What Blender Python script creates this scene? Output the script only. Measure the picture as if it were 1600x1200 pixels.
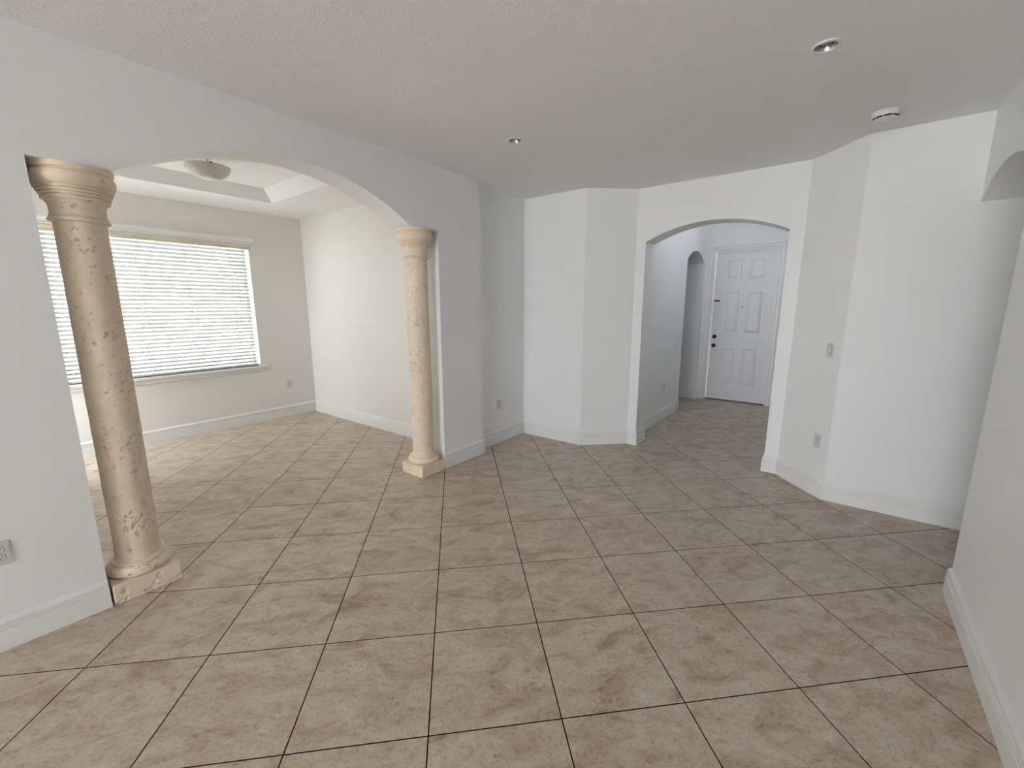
import bpy, bmesh, math, random
import numpy as np
from mathutils import Matrix, Vector

for o in list(bpy.data.objects):
    bpy.data.objects.remove(o, do_unlink=True)

SC = bpy.context.scene
COL = SC.collection
T = 0.505                      # one floor tile, metres (all plan figures below are in tiles)
H = 5.44 * T                   # ceiling height
S2 = math.sqrt(2.0)
PI = math.pi

# ------------------------------------------------------------------ camera
cam = bpy.data.cameras.new('camera')
cam.sensor_fit = 'HORIZONTAL'
cam.sensor_width = 36.0
cam.lens = 660.84 / 1600.0 * 36.0
cam.clip_start = 0.02
cam_o = bpy.data.objects.new('camera', cam)
COL.objects.link(cam_o)
YAW, PITCH, ROLL = 0.1310, -0.1832, -0.0015     # heading measured from the tile grid
def to_uv(x, y, z=0.0):
    return Vector(((x + y) / S2, (y - x) / S2, z))
fw = Vector((math.sin(YAW) * math.cos(PITCH), math.cos(YAW) * math.cos(PITCH), math.sin(PITCH)))
r0 = Vector((math.cos(YAW), -math.sin(YAW), 0.0))
u0 = r0.cross(fw)
rt = math.cos(ROLL) * r0 + math.sin(ROLL) * u0
up = -math.sin(ROLL) * r0 + math.cos(ROLL) * u0
fw, rt, up = [to_uv(*q) for q in (fw, rt, up)]
M = Matrix((rt, up, -fw)).transposed().to_4x4()
M.translation = to_uv(0.2746, -3.6311, 3.0929) * T
cam_o.matrix_world = M
SC.camera = cam_o

# ------------------------------------------------------------------ world, sun, exposure
world = bpy.data.worlds.new('sky')
SC.world = world
world.use_nodes = True
bg = world.node_tree.nodes['Background']
bg.inputs[0].default_value = (0.91, 0.95, 1.0, 1.0)
bg.inputs[1].default_value = 6.0

sun = bpy.data.lights.new('sun', 'SUN')
sun.energy = 20.0
sun.angle = 0.01
sun.color = (1.0, 0.975, 0.94)
sun_o = bpy.data.objects.new('sun', sun)
COL.objects.link(sun_o)
sun_o.rotation_euler = Vector((0.0, -0.50, -0.85)).to_track_quat('-Z', 'Y').to_euler()

def portal(name, loc, direction, w, h):
    l = bpy.data.lights.new(name, 'AREA')
    l.shape = 'RECTANGLE'
    l.size, l.size_y = w, h
    l.cycles.is_portal = True
    o = bpy.data.objects.new(name, l)
    COL.objects.link(o)
    o.location = loc
    o.rotation_euler = Vector(direction).to_track_quat('-Z', 'Y').to_euler()
REAR = -19.0
RV0, RV1 = -3.4, 2.95
portal('daylight_added_rear', (REAR * T - 0.30, 0.5 * (RV0 + RV1) * T, 1.28), (1, 0, 0), 3.2, 2.55)  # portal in the opening added behind the viewer
portal('daylight_added_side', (-3.05 * T, 8.73 * T, 2.55 * T), (1, 0, 0), .64, 1.88)  # portal for the added, unseen dining side opening
portal('daylight_added_hall', (9.45 * T, -2.55 * T, 6.07 * T), (0, 1, 0), .68, .50)  # portal for the high opening added in the hall
portal('daylight_window', (0.63 * T, 9.95 * T, 3.07 * T), (0, -1, 0), 1.84, 1.56)

vs = SC.view_settings
vs.view_transform = 'Standard'
vs.look = 'None'
vs.exposure = 1.32
vs.gamma = 1.0
vs.use_curve_mapping = False
SC.cycles.max_bounces = 12
SC.cycles.diffuse_bounces = 7
SC.cycles.glossy_bounces = 3
SC.cycles.transparent_max_bounces = 12

# ------------------------------------------------------------------ materials
def new_mat(name, color=(0.8, 0.8, 0.8), rough=0.6, metal=0.0, spec=0.5):
    m = bpy.data.materials.new(name)
    m.use_nodes = True
    b = m.node_tree.nodes['Principled BSDF']
    b.inputs['Base Color'].default_value = (*color, 1)
    b.inputs['Roughness'].default_value = rough
    b.inputs['Metallic'].default_value = metal
    b.inputs['Specular IOR Level'].default_value = spec
    return m

def nodes(m):
    nt = m.node_tree
    return nt, nt.nodes['Principled BSDF']

def add_bump(m, scale, strength, dist=0.002, detail=3.0, ramp=None, rough=0.5):
    nt, b = nodes(m)
    tc = nt.nodes.new('ShaderNodeTexCoord')
    n = nt.nodes.new('ShaderNodeTexNoise')
    n.inputs['Scale'].default_value = scale
    n.inputs['Detail'].default_value = detail
    n.inputs['Roughness'].default_value = rough
    nt.links.new(tc.outputs['Object'], n.inputs['Vector'])
    src = n.outputs[0]
    if ramp:
        r = nt.nodes.new('ShaderNodeValToRGB')
        r.color_ramp.elements[0].position = ramp[0]
        r.color_ramp.elements[1].position = ramp[1]
        nt.links.new(src, r.inputs[0])
        src = r.outputs[0]
    bp = nt.nodes.new('ShaderNodeBump')
    bp.inputs['Strength'].default_value = strength
    bp.inputs['Distance'].default_value = dist
    nt.links.new(src, bp.inputs['Height'])
    nt.links.new(bp.outputs[0], b.inputs['Normal'])
    return m

def tint(m, c1, c2, scale, detail=2.0):
    """soft colour variation between two paints"""
    nt, b = nodes(m)
    tc = nt.nodes.new('ShaderNodeTexCoord')
    n = nt.nodes.new('ShaderNodeTexNoise')
    n.inputs['Scale'].default_value = scale
    n.inputs['Detail'].default_value = detail
    nt.links.new(tc.outputs['Object'], n.inputs['Vector'])
    r = nt.nodes.new('ShaderNodeValToRGB')
    r.color_ramp.elements[0].position = 0.35
    r.color_ramp.elements[1].position = 0.65
    r.color_ramp.elements[0].color = (*c1, 1)
    r.color_ramp.elements[1].color = (*c2, 1)
    nt.links.new(n.outputs[0], r.inputs[0])
    nt.links.new(r.outputs[0], b.inputs['Base Color'])
    return m

M_WALL = add_bump(tint(new_mat('wall_paint_white', rough=0.45, spec=0.35), (0.835, 0.848, 0.865), (0.85, 0.862, 0.88), 1.2), 130, 0.10, 0.0015)
M_CREAM = add_bump(tint(new_mat('wall_paint_cream', rough=0.42, spec=0.35), (0.81, 0.80, 0.77), (0.83, 0.82, 0.79), 1.2), 130, 0.10, 0.0015)
M_CEIL = add_bump(tint(new_mat('ceiling_texture_paint', rough=0.75, spec=0.2), (0.875, 0.88, 0.885), (0.89, 0.895, 0.90), 0.8), 105, 0.30, 0.004, 3.0, (0.40, 0.66))
M_CEILD = add_bump(tint(new_mat('ceiling_paint_dining', rough=0.7, spec=0.2), (0.87, 0.865, 0.85), (0.885, 0.88, 0.865), 0.8), 105, 0.15, 0.004, 3.0, (0.40, 0.66))
M_TRIM = tint(new_mat('trim_gloss_white', rough=0.3, spec=0.45), (0.82, 0.82, 0.82), (0.84, 0.84, 0.84), 3.0)
M_DOOR = add_bump(tint(new_mat('door_paint_white', rough=0.38, spec=0.4), (0.78, 0.785, 0.80), (0.80, 0.805, 0.82), 2.0), 40, 0.05, 0.001)
M_PLATE = tint(new_mat('device_plate_plastic', rough=0.3), (0.66, 0.65, 0.62), (0.69, 0.68, 0.65), 20)
M_SLOT = new_mat('slot_dark', (0.02, 0.018, 0.016), 0.6)
M_METAL = add_bump(new_mat('brushed_nickel', (0.55, 0.54, 0.52), 0.3, 1.0), 200, 0.05)
M_DARKMET = add_bump(new_mat('oil_rubbed_hardware', (0.06, 0.05, 0.045), 0.28, 0.8), 200, 0.05)
M_CHROME = add_bump(new_mat('chrome_reflector', (0.50, 0.49, 0.48), 0.22, 1.0), 80, 0.04)
M_PLASTIC = tint(new_mat('detector_plastic', rough=0.4), (0.80, 0.79, 0.82), (0.83, 0.82, 0.85), 10)
M_LAMPGLASS = add_bump(new_mat('lamp_lens_frosted', (0.55, 0.54, 0.52), 0.25), 90, 0.3)
M_SLAT = add_bump(tint(new_mat('blind_slat_white', rough=0.42, spec=0.4), (0.64, 0.64, 0.64), (0.66, 0.66, 0.66), 3), 30, 0.04, 0.001)
M_VALANCE = tint(new_mat('blind_valance_cream', rough=0.45, spec=0.4), (0.70, 0.65, 0.54), (0.72, 0.67, 0.56), 3)
M_CORD = new_mat('blind_cord', (0.82, 0.82, 0.80), 0.8)
M_TASSEL = new_mat('cord_tassel_grey', (0.34, 0.34, 0.35), 0.5)
M_ALU = add_bump(new_mat('window_frame_aluminium', (0.80, 0.80, 0.80), 0.4, 0.0), 60, 0.03)
M_FINIAL = new_mat('finial_black', (0.012, 0.011, 0.01), 0.35)
M_THRESH = add_bump(new_mat('threshold_bronze', (0.09, 0.08, 0.07), 0.45, 0.6), 60, 0.1)

def make_glass():
    m = bpy.data.materials.new('window_glass')
    m.use_nodes = True
    nt = m.node_tree
    nt.nodes.remove(nt.nodes['Principled BSDF'])
    out = nt.nodes['Material Output']
    tr = nt.nodes.new('ShaderNodeBsdfTransparent')
    tr.inputs[0].default_value = (0.93, 0.95, 0.94, 1)
    gl = nt.nodes.new('ShaderNodeBsdfGlossy')
    gl.inputs['Roughness'].default_value = 0.02
    mx = nt.nodes.new('ShaderNodeMixShader')
    mx.inputs[0].default_value = 0.06
    nt.links.new(tr.outputs[0], mx.inputs[1])
    nt.links.new(gl.outputs[0], mx.inputs[2])
    nt.links.new(mx.outputs[0], out.inputs[0])
    return m
M_GLASS = make_glass()

def make_alabaster():
    m = new_mat('alabaster_bowl_glass', (0.72, 0.70, 0.64), 0.35)
    nt, b = nodes(m)
    tc = nt.nodes.new('ShaderNodeTexCoord')
    n = nt.nodes.new('ShaderNodeTexNoise')
    n.inputs['Scale'].default_value = 9
    n.inputs['Detail'].default_value = 5
    n.inputs['Distortion'].default_value = 1.6
    r = nt.nodes.new('ShaderNodeValToRGB')
    r.color_ramp.elements[0].position = 0.3
    r.color_ramp.elements[1].position = 0.7
    r.color_ramp.elements[0].color = (0.56, 0.545, 0.49, 1)
    r.color_ramp.elements[1].color = (0.70, 0.685, 0.63, 1)
    nt.links.new(tc.outputs['Object'], n.inputs['Vector'])
    nt.links.new(n.outputs[0], r.inputs[0])
    nt.links.new(r.outputs[0], b.inputs['Base Color'])
    return m
M_BOWL = make_alabaster()

def make_stone():
    m = new_mat('cast_coral_stone', (0.72, 0.58, 0.44), 0.62, 0.0, 0.35)
    nt, b = nodes(m)
    tc = nt.nodes.new('ShaderNodeTexCoord')
    n = nt.nodes.new('ShaderNodeTexNoise')
    n.inputs['Scale'].default_value = 5.0
    n.inputs['Detail'].default_value = 6.0
    n.inputs['Roughness'].default_value = 0.65
    r = nt.nodes.new('ShaderNodeValToRGB')
    e = r.color_ramp.elements
    e[0].position, e[0].color = 0.30, (0.76, 0.625, 0.485, 1)
    e[1].position, e[1].color = 0.70, (0.86, 0.745, 0.61, 1)
    nt.links.new(tc.outputs['Object'], n.inputs['Vector'])
    nt.links.new(n.outputs[0], r.inputs[0])
    nt.links.new(r.outputs[0], b.inputs['Base Color'])
    n2 = nt.nodes.new('ShaderNodeTexNoise')
    n2.inputs['Scale'].default_value = 120
    n2.inputs['Detail'].default_value = 4
    nt.links.new(tc.outputs['Object'], n2.inputs['Vector'])
    bp = nt.nodes.new('ShaderNodeBump')
    bp.inputs['Strength'].default_value = 0.18
    bp.inputs['Distance'].default_value = 0.002
    nt.links.new(n2.outputs[0], bp.inputs['Height'])
    nt.links.new(bp.outputs[0], b.inputs['Normal'])
    return m
M_STONE = make_stone()

def make_tile():
    m = new_mat('ceramic_travertine_tile', (0.5, 0.43, 0.34), 0.34, 0.0, 0.4)
    nt, b = nodes(m)
    L = nt.links
    tc = nt.nodes.new('ShaderNodeTexCoord')
    oi = nt.nodes.new('ShaderNodeObjectInfo')
    mul = nt.nodes.new('ShaderNodeMath'); mul.operation = 'MULTIPLY'
    mul.inputs[1].default_value = 83.0
    L.new(oi.outputs['Random'], mul.inputs[0])
    cmb = nt.nodes.new('ShaderNodeCombineXYZ')
    L.new(mul.outputs[0], cmb.inputs[0]); L.new(mul.outputs[0], cmb.inputs[1]); L.new(mul.outputs[0], cmb.inputs[2])
    add = nt.nodes.new('ShaderNodeVectorMath'); add.operation = 'ADD'
    L.new(tc.outputs['Object'], add.inputs[0]); L.new(cmb.outputs[0], add.inputs[1])
    mp = nt.nodes.new('ShaderNodeMapping')
    mp.inputs['Rotation'].default_value = (0, 0, math.radians(-28))
    mp.inputs['Scale'].default_value = (1.0, 1.7, 1.0)
    L.new(add.outputs[0], mp.inputs['Vector'])
    def noise(scale, detail, rough, dist=0.0, vec=mp):
        n = nt.nodes.new('ShaderNodeTexNoise')
        n.inputs['Scale'].default_value = scale
        n.inputs['Detail'].default_value = detail
        n.inputs['Roughness'].default_value = rough
        n.inputs['Distortion'].default_value = dist
        L.new(vec.outputs[0], n.inputs['Vector'])
        return n
    def ramp(src, stops):
        r = nt.nodes.new('ShaderNodeValToRGB')
        e = r.color_ramp.elements
        while len(e) < len(stops):
            e.new(0.5)
        for k, (p, c) in enumerate(stops):
            e[k].position = p
            e[k].color = (*c, 1)
        L.new(src, r.inputs[0])
        return r
    def mix(a, c, f, mode='MIX'):
        x = nt.nodes.new('ShaderNodeMix'); x.data_type = 'RGBA'; x.blend_type = mode
        L.new(a, x.inputs[6]); L.new(c, x.inputs[7])
        if isinstance(f, float): x.inputs[0].default_value = f
        else: L.new(f, x.inputs[0])
        return x.outputs[2]
    big = noise(5.0, 7, 0.66, 0.9)
    base = ramp(big.outputs[0], [(0.30, (0.370, 0.265, 0.190)), (0.42, (0.480, 0.380, 0.290)), (0.53, (0.560, 0.482, 0.388)), (0.70, (0.630, 0.575, 0.485))])
    # darker brown veins and blotches
    v = noise(7.5, 9, 0.75, 1.8)
    vr = ramp(v.outputs[0], [(0.30, (1, 1, 1)), (0.47, (0, 0, 0))])
    n3 = noise(34, 6, 0.72, 0.6)
    n3r = ramp(n3.outputs[0], [(0.42, (0, 0, 0)), (0.60, (1, 1, 1))])
    blot = nt.nodes.new('ShaderNodeMath'); blot.operation = 'MULTIPLY'
    L.new(vr.outputs[0], blot.inputs[0]); L.new(n3r.outputs[0], blot.inputs[1])
    bl2 = nt.nodes.new('ShaderNodeMath'); bl2.operation = 'MULTIPLY'
    bl2.inputs[1].default_value = 0.78
    L.new(blot.outputs[0], bl2.inputs[0])
    dark = nt.nodes.new('ShaderNodeRGB'); dark.outputs[0].default_value = (0.175, 0.110, 0.072, 1)
    c = mix(base.outputs[0], dark.outputs[0], bl2.outputs[0])
    # fine grain
    g = noise(70, 4, 0.7, 0.0, add)
    gr = ramp(g.outputs[0], [(0.32, (0.58, 0.55, 0.52)), (0.48, (1, 1, 1)), (0.72, (1.12, 1.12, 1.12))])
    c = mix(c, gr.outputs[0], 0.65, 'MULTIPLY')
    L.new(c, b.inputs['Base Color'])
    bp = nt.nodes.new('ShaderNodeBump')
    bp.inputs['Strength'].default_value = 0.12
    bp.inputs['Distance'].default_value = 0.0015
    L.new(g.outputs[0], bp.inputs['Height'])
    L.new(bp.outputs[0], b.inputs['Normal'])
    return m
M_TILE = make_tile()
M_GROUT = add_bump(tint(new_mat('grout_dark_brown', rough=0.95, spec=0.0), (0.012, 0.008, 0.006), (0.024, 0.016, 0.012), 12), 200, 0.3)
M_PAVER = tint(new_mat('paver_grey', rough=0.9), (0.20, 0.197, 0.19), (0.26, 0.256, 0.245), 6)
M_STUCCO = add_bump(tint(new_mat('backdrop_wall_stucco', rough=0.85), (0.44, 0.44, 0.42), (0.5, 0.5, 0.48), 2), 60, 0.3)  # for the backdrop wall added outside the blind
M_PATIO = tint(new_mat('patio_concrete', rough=0.8), (0.42, 0.41, 0.39), (0.5, 0.49, 0.46), 3)

# ------------------------------------------------------------------ mesh helpers
def link(o, parent=None):
    COL.objects.link(o)
    if parent is not None:
        o.parent = parent
    return o

def mesh_obj(name, verts, faces, mats, parent=None, mi=None, smooth=False, loc=(0, 0, 0), rotz=0.0):
    me = bpy.data.meshes.new(name)
    me.from_pydata([tuple(v) for v in verts], [], faces)
    for m in (mats if isinstance(mats, (list, tuple)) else [mats]):
        me.materials.append(m)
    if mi is not None:
        me.polygons.foreach_set('material_index', mi)
    if smooth:
        me.polygons.foreach_set('use_smooth', [True] * len(me.polygons))
    me.update()
    o = bpy.data.objects.new(name, me)
    o.location = loc
    o.rotation_euler = (0, 0, rotz)
    return link(o, parent)

def from_bm(name, bm, mats, parent=None, smooth=False, loc=(0, 0, 0), rotz=0.0):
    me = bpy.data.meshes.new(name)
    bmesh.ops.recalc_face_normals(bm, faces=bm.faces)
    bm.to_mesh(me)
    bm.free()
    for m in (mats if isinstance(mats, (list, tuple)) else [mats]):
        me.materials.append(m)
    if smooth:
        me.polygons.foreach_set('use_smooth', [True] * len(me.polygons))
    o = bpy.data.objects.new(name, me)
    o.location = loc
    o.rotation_euler = (0, 0, rotz)
    return link(o, parent)

def empty(name, loc=(0, 0, 0), rotz=0.0, parent=None):
    o = bpy.data.objects.new(name, None)
    o.empty_display_size = 0.1
    o.location = loc
    o.rotation_euler = (0, 0, rotz)
    return link(o, parent)

def tag(o, label, cat, group=None):
    o['label'] = label
    o['category'] = cat
    if group:
        o['group'] = group
    return o

def struct(o, label=None):
    o['kind'] = 'structure'
    if label:
        o['label'] = label
        o['category'] = label.split('|')[0] if '|' in label else STRUCT_CAT.get(o.name.split('_')[0], o.name.split('_')[0])
    return o
STRUCT_CAT = {'wall': 'wall', 'floor': 'floor', 'ceiling': 'ceiling', 'baseboard': 'baseboard', 'door': 'door', 'window': 'window', 'trim': 'trim'}

def add_box(bm, x0, x1, y0, y1, z0, z1, bevel=0.0, seg=2):
    vs_ = [bm.verts.new(p) for p in ((x0, y0, z0), (x1, y0, z0), (x1, y1, z0), (x0, y1, z0), (x0, y0, z1), (x1, y0, z1), (x1, y1, z1), (x0, y1, z1))]
    fs = [bm.faces.new([vs_[i] for i in q]) for q in ((3, 2, 1, 0), (4, 5, 6, 7), (0, 1, 5, 4), (1, 2, 6, 5), (2, 3, 7, 6), (3, 0, 4, 7))]
    if bevel:
        es = list({e for f in fs for e in f.edges})
        bmesh.ops.bevel(bm, geom=es, offset=bevel, segments=seg, affect='EDGES', profile=0.6)

def box(name, x0, x1, y0, y1, z0, z1, mat, parent=None, bevel=0.0, seg=2, loc=(0, 0, 0), rotz=0.0):
    bm = bmesh.new()
    add_box(bm, min(x0, x1), max(x0, x1), min(y0, y1), max(y0, y1), min(z0, z1), max(z0, z1), bevel, seg)
    return from_bm(name, bm, mat, parent, False, loc, rotz)

def lathe(name, prof, n, mat, parent=None, smooth=True, loc=(0, 0, 0), axis='Z', close=True):
    """prof: list of (r, z)"""
    verts, faces = [], []
    k = len(prof)
    for i in range(n):
        a = 2 * PI * i / n
        for r, z in prof:
            p = (r * math.cos(a), r * math.sin(a), z)
            if axis == 'X':
                p = (p[2], p[0], p[1])
            elif axis == 'Y':
                p = (p[0], p[2], p[1])
            verts.append(p)
    for i in range(n):
        j = (i + 1) % n
        for q in range(k - 1):
            faces.append((i * k + q, j * k + q, j * k + q + 1, i * k + q + 1))
    bm = bmesh.new()
    bv = [bm.verts.new(v) for v in verts]
    for f in faces:
        bm.faces.new([bv[i] for i in f])
    bmesh.ops.remove_doubles(bm, verts=bm.verts, dist=1e-6)
    o = from_bm(name, bm, mat, parent, smooth, loc)
    if smooth:
        md = o.modifiers.new('edge_split', 'EDGE_SPLIT')
        md.split_angle = math.radians(40)
    return o

def tube(bm, a, b, r, n=8):
    a, b = Vector(a), Vector(b)
    d = (b - a).normalized()
    s = d.cross(Vector((0, 0, 1)) if abs(d.z) < 0.9 else Vector((1, 0, 0))).normalized()
    t = d.cross(s)
    ra, rb = [], []
    for i in range(n):
        an = 2 * PI * i / n
        off = (math.cos(an) * s + math.sin(an) * t) * r
        ra.append(bm.verts.new(a + off)); rb.append(bm.verts.new(b + off))
    for i in range(n):
        j = (i + 1) % n
        bm.faces.new((ra[i], ra[j], rb[j], rb[i]))
    bm.faces.new(ra[::-1]); bm.faces.new(rb)

# wall slab from A to B (tiles), thickness toward the left normal if th>0; openings (s0, s1, z_bottom, top_function)
def wall(name, A, B, th, mats, ztop=5.44, openings=(), parent=None, front=0, back=0, jamb=0, label=None):
    A, B = Vector((A[0], A[1])), Vector((B[0], B[1]))
    L = (B - A).length
    d = (B - A) / L
    nrm = Vector((-d.y, d.x)) * th
    V, F, MI = [], [], []
    def vert(s, z, k):
        p = A + d * s + nrm * k
        V.append((p.x * T, p.y * T, z * T))
        return len(V) - 1
    def quad(pts, mi):
        F.append([vert(*p) for p in pts]); MI.append(mi)
    cuts = [0.0]
    s = 0.0
    for (s0, s1, zb, fn, n) in sorted(openings, key=lambda q: q[0]):
        quad([(s, 0, 0), (s0, 0, 0), (s0, ztop, 0), (s, ztop, 0)], front)
        quad([(s, 0, 1), (s, ztop, 1), (s0, ztop, 1), (s0, 0, 1)], back)
        quad([(s0, zb, 0), (s0, zb, 1), (s0, fn(s0), 1), (s0, fn(s0), 0)], jamb)
        quad([(s1, zb, 0), (s1, fn(s1), 0), (s1, fn(s1), 1), (s1, zb, 1)], jamb)
        ss = n
        for a, b in zip(ss[:-1], ss[1:]):
            za, zbb = fn(a), fn(b)
            quad([(a, za, 0), (b, zbb, 0), (b, ztop, 0), (a, ztop, 0)], front)
            quad([(a, za, 1), (a, ztop, 1), (b, ztop, 1), (b, zbb, 1)], back)
            quad([(a, za, 0), (a, za, 1), (b, zbb, 1), (b, zbb, 0)], jamb)
        if zb > 0:
            quad([(s0, 0, 0), (s1, 0, 0), (s1, zb, 0), (s0, zb, 0)], front)
            quad([(s0, 0, 1), (s0, zb, 1), (s1, zb, 1), (s1, 0, 1)], back)
            quad([(s0, zb, 0), (s1, zb, 0), (s1, zb, 1), (s0, zb, 1)], jamb)
        s = s1
    quad([(s, 0, 0), (L, 0, 0), (L, ztop, 0), (s, ztop, 0)], front)
    quad([(s, 0, 1), (s, ztop, 1), (L, ztop, 1), (L, 0, 1)], back)
    quad([(0, 0, 0), (0, ztop, 0), (0, ztop, 1), (0, 0, 1)], front)
    quad([(L, 0, 0), (L, 0, 1), (L, ztop, 1), (L, ztop, 0)], front)
    quad([(0, ztop, 0), (L, ztop, 0), (L, ztop, 1), (0, ztop, 1)], front)
    bm = bmesh.new()
    bv = [bm.verts.new(v) for v in V]
    for f, mi in zip(F, MI):
        try:
            fc = bm.faces.new([bv[i] for i in f]); fc.material_index = mi
        except ValueError:
            pass
    bmesh.ops.remove_doubles(bm, verts=bm.verts, dist=1e-5)
    o = from_bm(name, bm, mats, parent)
    return struct(o, label) if parent is None else o

def arc_fn(a, b, zs, zp):
    """segmental arch between a and b springing at zs, crown zp"""
    w, r = (b - a) / 2.0, zp - zs
    R = (w * w + r * r) / (2 * r)
    c = (a + b) / 2.0
    def fn(s):
        if s <= a or s >= b:
            return zs
        return zp - R + math.sqrt(max(0.0, R * R - (s - c) ** 2))
    return fn

def lin(a, b, n):
    return [a + (b - a) * i / n for i in range(n + 1)]

# baseboard swept along a polyline of wall-face points (tiles); room lies to the right of the travel direction
BPROF = [(0, 0), (.0170, 0), (.0175, .004), (.0175, .084), (.0150, .0865), (.0105, .0875), (.0105, .0925), (.0150, .0945), (.0155, .1040),
         (.0130, .1065), (.0080, .1075), (.0080, .1125), (.0140, .1150), (.0150, .1260), (.0115, .1350), (.0060, .1420), (.0050, .1455), (0, .1465)]
BPROF = [(d_, z_ * 1.07) for d_, z_ in BPROF]
def baseboard(name, pts, label, closed_ends=True):
    P = [Vector((p[0] * T, p[1] * T)) for p in pts]
    n = len(P)
    V, F = [], []
    k = len(BPROF)
    for i in range(n):
        if i == 0:
            dd = (P[1] - P[0]).normalized(); nr = Vector((dd.y, -dd.x)); off = nr
        elif i == n - 1:
            dd = (P[-1] - P[-2]).normalized(); nr = Vector((dd.y, -dd.x)); off = nr
        else:
            d1 = (P[i] - P[i - 1]).normalized(); d2 = (P[i + 1] - P[i]).normalized()
            n1 = Vector((d1.y, -d1.x)); n2 = Vector((d2.y, -d2.x))
            b = (n1 + n2)
            off = b / (1.0 + n1.dot(n2))
        for dpt, z in BPROF:
            q = P[i] + off * dpt
            V.append((q.x, q.y, z))
    for i in range(n - 1):
        for j in range(k - 1):
            F.append((i * k + j, (i + 1) * k + j, (i + 1) * k + j + 1, i * k + j + 1))
    F.append(tuple(range(k)))
    F.append(tuple(range((n - 1) * k, n * k))[::-1])
    bm = bmesh.new()
    bv = [bm.verts.new(v) for v in V]
    for f in F:
        bm.faces.new([bv[i] for i in f])
    return struct(from_bm(name, bm, M_TRIM), label)

# ------------------------------------------------------------------ plan (tiles; x = along the left wall, y = towards the dining room)
VL = 2.985       # living room face of the arcade wall
VD = 3.46        # dining room face of it
VR = -4.015      # right wall
UE = 3.77        # end of the right wall
ZS = 4.384       # springing height of the arches
U1, U2, U3 = 5.82, 6.56, 5.765
UD, VW = 3.865, 9.43      # dining side wall, window wall
UDL = -2.65
UDOOR = 12.66
VH = 0.86        # hall left wall
UH = 10.58

# ------------------------------------------------------------------ floor with tiles
bm = bmesh.new()
for a, b, c, d in ((REAR - .5, 6.9, VR - .7, VD + .05), (UDL - .35, UD + .3, VD + .05, 9.95), (6.9, 13.1, -2.55, 4.6), (2.95, 6.1, -8.3, VR - .7)):
    add_box(bm, a * T, b * T, c * T, d * T, -.14, -.0012)
floor = from_bm('floor', bm, M_GROUT)
struct(floor, 'beige travertine look tiles laid diagonally with dark grout across the rooms')

def in_plan(u, v, m):
    rects = [(REAR, 5.9, VR, 3.2), (5.0, 6.6, -2.9, 1.6), (UDL, UD, 3.0, VW), (6.4, UDOOR, -2.2, VH), (3.3, 5.8, -8, -4), (10.5, 12.5, .8, 4.0)]
    return any(a - m < u < b + m and c - m < v < d + m for a, b, c, d in rects)
gap = 0.0026
def tile_verts(h=T / 2 - gap):
    b = 0.0006
    return [(-h, -h, -.008), (h, -h, -.008), (h, h, -.008), (-h, h, -.008), (-h, -h, -b), (h, -h, -b), (h, h, -b), (-h, h, -b),
            (-h + b, -h + b, 0), (h - b, -h + b, 0), (h - b, h - b, 0), (-h + b, h - b, 0)]
TF = [(0, 1, 5, 4), (1, 2, 6, 5), (2, 3, 7, 6), (3, 0, 4, 7), (4, 5, 9, 8), (5, 6, 10, 9), (6, 7, 11, 10), (7, 4, 8, 11), (8, 9, 10, 11)]
tile_me = bpy.data.meshes.new('tile')
tile_me.from_pydata(tile_verts(), [], TF)
tile_me.materials.append(M_TILE)
Mi = M.inverted()
cand = []
for i in range(-26, 20):
    for j in range(-26, 20):
        c = to_uv(i + .5, j + .5)
        if not in_plan(c.x, c.y, 0.62):
            continue
        p = Mi @ (c * T)
        vis = p.z < -0.25 and abs(p.x / -p.z) < 1.36 and abs(p.y / -p.z) < 1.10
        cand.append((not vis, -p.z if vis else 99, i, j))
cand.sort()
rnd = random.Random(4)
rest_v, rest_f = [], []
n_tiles = 0
for novis, dpt, i, j in cand:
    c = to_uv(i + .5, j + .5) * T
    rot = -PI / 4 + rnd.choice((0, PI / 2, PI, 3 * PI / 2)) * 0
    if not novis and n_tiles < 298:
        o = bpy.data.objects.new('tile', tile_me)
        o.location = (c.x, c.y, rnd.uniform(-0.0003, 0.0002))
        o.rotation_euler = (0, 0, rot)
        link(o, floor)
        n_tiles += 1
    else:
        k = len(rest_v)
        ca, sa = math.cos(rot), math.sin(rot)
        rest_v += [(c.x + x * ca - y * sa, c.y + x * sa + y * ca, z) for x, y, z in tile_verts()]
        rest_f += [tuple(q + k for q in f) for f in TF]
ro = mesh_obj('tile_field', rest_v, rest_f, M_TILE, floor)
ro['kind'] = 'stuff'

# ------------------------------------------------------------------ walls
AA, AB = -1.247, 2.410
arch_a = arc_fn(AA, AB, 4.36, 4.936)
def arcade_top(s_u):
    return max(ZS, arch_a(s_u)) if AA < s_u < AB else ZS
def shift(fn, s0):
    return lambda s: fn(s + s0)
LW0 = REAR - .3
wall('wall_left', (LW0, VL), (4.10, VL), VD - VL, [M_WALL, M_CREAM],
     openings=[(-1.80 - LW0, 2.99 - LW0, 0.0, shift(arcade_top, LW0), [-1.80 - LW0] + [q - LW0 for q in lin(AA, AB, 44)] + [2.99 - LW0])],
     back=1, label='white wall with a wide arched opening between two stone columns')
wall('wall_recess', (4.08, 3.17), (U1 + .02, 3.17), VD - 3.17, [M_WALL], label='narrow white recessed wall strip right of the arcade pier')
wall('wall_far_left', (U1, 3.5), (U1, 1.60), .25, [M_WALL], label='white flat wall panel at the far left corner')
wall('wall_chamfer_left', (U1, 1.60), (U2, 0.80), .25, [M_WALL], label='white angled wall left of the hall archway')
hall_arch = arc_fn(0.205, 2.71, 4.378, 4.675)
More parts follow.
